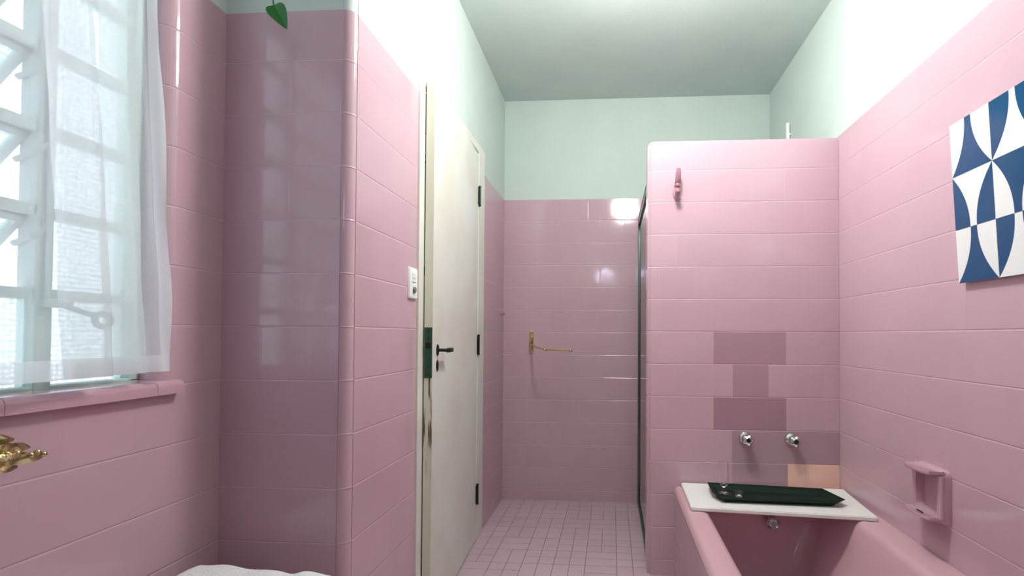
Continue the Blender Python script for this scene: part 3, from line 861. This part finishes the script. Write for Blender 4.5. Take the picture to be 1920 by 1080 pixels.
# ------------------------------------------------------------------ brass leaf-shaped towel bar end at the far left
t_ = root('towel_bar', (-1.06, .60, -.24), label='gold towel bar with a leafy finial on the wall below the window', cat='towel bar')
bm = new(); tube(bm, [(-1.045, .20, -.205), (-1.045, .79, -.205)], .007, 14); obj('bar', bm, MAT['brass'], t_, smooth=True)
bm = new()
def lobe(p0, p1, w, hgt, twist=0, n=12, m=12):
    p0, p1 = Vector(p0), Vector(p1); d = (p1 - p0); u = Vector((0, 0, 1)); sd = d.cross(u).normalized(); u = sd.cross(d).normalized()
    rings = []
    for i in range(n + 1):
        s = i / n; c = p0 + d * s + u * (math.sin(s * PI) * hgt)
        rad = w * math.sin(PI * (.22 + .66 * s)) ** .8 * (1 if s < .97 else .5)
        rad = max(rad, .0015); a0 = twist * s
        rings.append([c + (sd * math.cos(a0 + 2 * PI * k / m) * .7 + u * math.sin(a0 + 2 * PI * k / m) * .55) * rad * (1 + .22 * math.cos(4 * 2 * PI * k / m)) for k in range(m)])
    ring_surf(bm, rings)
lobe((-1.045, .715, -.196), (-1.040, .869, -.214), .024, .004, 2.4)
lobe((-1.040, .70, -.188), (-1.036, .846, -.192), .023, .008, 3)
lobe((-1.046, .69, -.180), (-1.044, .828, -.174), .020, .010, 2)
lobe((-1.026, .71, -.204), (-1.026, .842, -.204), .015, .003, -3)
lobe((-1.052, .69, -.214), (-1.046, .836, -.224), .019, -.004, -2.5)
lobe((-1.050, .68, -.232), (-1.062, .806, -.256), .018, .006, 2)
for i in range(9):
    s = i / 8; ball(bm, (-1.022 - .010 * s, .775 + .092 * s, -.192 - .016 * s + .003 * math.sin(i * 2)), .0068 - .0015 * s, 10)
bmesh.ops.recalc_face_normals(bm, faces=bm.faces)
bmesh.ops.translate(bm, verts=bm.verts, vec=(0, -.012, -.012))
obj('leaf_finial', bm, MAT['brass'], t_, smooth=True, label='gold leaf-shaped finial')
bm = new(); lathe(bm, (XW + .0005, .745, -.225), (1, 0, 0), [(0, .022), (.006, .024), (.012, .015), (.05, .009)], 20); obj('wall_mount', bm, MAT['brass'], t_, smooth=True)
bm = new(); lathe(bm, (XW + .0005, .22, -.205), (1, 0, 0), [(0, .022), (.006, .024), (.012, .015), (.052, .009)], 20); obj('wall_mount', bm, MAT['brass'], t_, smooth=True)

# ------------------------------------------------------------------ hamper with a white towel, below the column
bx0, bx1, by0, by1 = -1.06, -.725, .96, 1.24
t_ = root('laundry_hamper', (-.87, 1.1, ZF), label='low white hamper under the crumpled towel beside the tiled column', cat='hamper')
bm = new(); ring_surf(bm, [rr(bx0 + .02, bx1 - .02, by0 + .02, by1 - .02, ZF + .0005, .03), rr(bx0 + .01, bx1 - .01, by0 + .01, by1 - .01, -.631, .03)]); obj('body', bm, MAT['whiteplastic'], t_, smooth=True)
bm = new(); n = 44; vr = []
def ztop(x, y):
    s = (x - bx0) / (bx1 - bx0)
    z_ = -.574 - .012 * s
    z_ -= .007 * math.exp(-((x + .782) / .022) ** 2) + .003 * math.sin(x * 60 + y * 20) * .5
    e = min(x - bx0, bx1 + .06 - x, y - by0, by1 - y)
    z_ -= .05 * max(0, 1 - e / .045) ** 2.2
    return z_ + .0025 * math.sin(x * 31 - y * 47)
for i in range(n + 1):
    x = bx0 + (bx1 + .06 - bx0) * i / n
    vr.append([bm.verts.new((x, by0 + (by1 - by0) * j / 24, ztop(x, by0 + (by1 - by0) * j / 24))) for j in range(25)])
for a, b in zip(vr, vr[1:]):
    for j in range(24): bm.faces.new((a[j], b[j], b[j + 1], a[j + 1]))
ext = bmesh.ops.extrude_face_region(bm, geom=list(bm.faces))
for v in [g for g in ext['geom'] if isinstance(g, bmesh.types.BMVert)]: v.co.z = -.6295
bmesh.ops.recalc_face_normals(bm, faces=bm.faces)
obj('white_towel', bm, MAT['towel'], smooth=True, label='soft white towel with a wavy top edge at the foot of the tiled column', cat='towel')

# ------------------------------------------------------------------ hanging plant: only one leaf and its stem reach into view
hx, hy = -.87, 1.22
t_ = root('hanging_plant', (hx, hy, ZC), label='trailing plant whose single green leaf hangs in front of the column top', cat='plant')
bm = new(); lathe(bm, (hx, hy, 1.22), (0, 0, 1), [(0, .0), (0, .045), (.10, .062), (.112, .064), (.112, .056), (.09, .052), (.09, 0)], 28, cap=False); obj('pot', bm, MAT['pot'], t_, smooth=True)
bm = new(); tube(bm, [(hx, hy, ZC - .0005), (hx, hy, 1.44)], .002, 8)
for k in range(3):
    a = k * 2 * PI / 3; tube(bm, [(hx, hy, 1.44), (hx + .062 * math.cos(a), hy + .062 * math.sin(a), 1.33)], .0015, 8)
obj('hanger', bm, MAT['whiteplastic'], t_)
bm = new(); tube(bm, [(hx + .02, hy - .02, 1.31), (hx + .045, hy - .055, 1.335), (hx + .05, hy - .075, 1.28), (hx + .02, hy - .06, 1.05), (hx - .015, hy - .03, .905), (hx + .002, hy + .0, .872), (hx + .003, hy + .002, .845)], .0022, 8)
obj('vine', bm, MAT['stemm'], t_, smooth=True)
def leaf_bm(base, tip, w, nrm, fold=.35, droop=.1):
    base, tip, nrm = Vector(base), Vector(tip), Vector(nrm).normalized()
    d = tip - base; L = d.length; side = d.cross(nrm).normalized()
    bm = new(); n = 16; rows = []
    for i in range(n + 1):
        s = i / n; ww = w * (math.sin(PI * min(1, s ** .62)) ** .75) * (1 - .2 * s) if 0 < i < n else 0
        c = base + d * s + nrm * (-droop * L * s * s)
        rows.append([c + side * ww * q + nrm * (fold * abs(q) * ww) for q in (-1, -.6, -.25, 0, .25, .6, 1)])
    for off in (0, -.0008):
        vr = [[bm.verts.new(p_ + nrm * off) for p_ in r_] for r_ in rows]
        for a, b in zip(vr, vr[1:]):
            for j in range(6): bm.faces.new((a[j], a[j + 1], b[j + 1], b[j]))
    return bm
bm = leaf_bm((-.867, 1.222, .843), (-.822, 1.205, .774), .025, (.25, -1, .15), .45)
obj('leaf', bm, MAT['leaf'], t_, smooth=True)
for k in range(7):
    a = k * 2 * PI / 7
    bm = leaf_bm((hx + .03 * math.cos(a), hy + .03 * math.sin(a), 1.31), (hx + .10 * math.cos(a), hy + .10 * math.sin(a), 1.35 + .02 * math.sin(k * 3)), .025, (-.3 * math.cos(a), -.3 * math.sin(a), 1), .3)
    obj('leaf', bm, MAT['leaf'], t_, smooth=True)
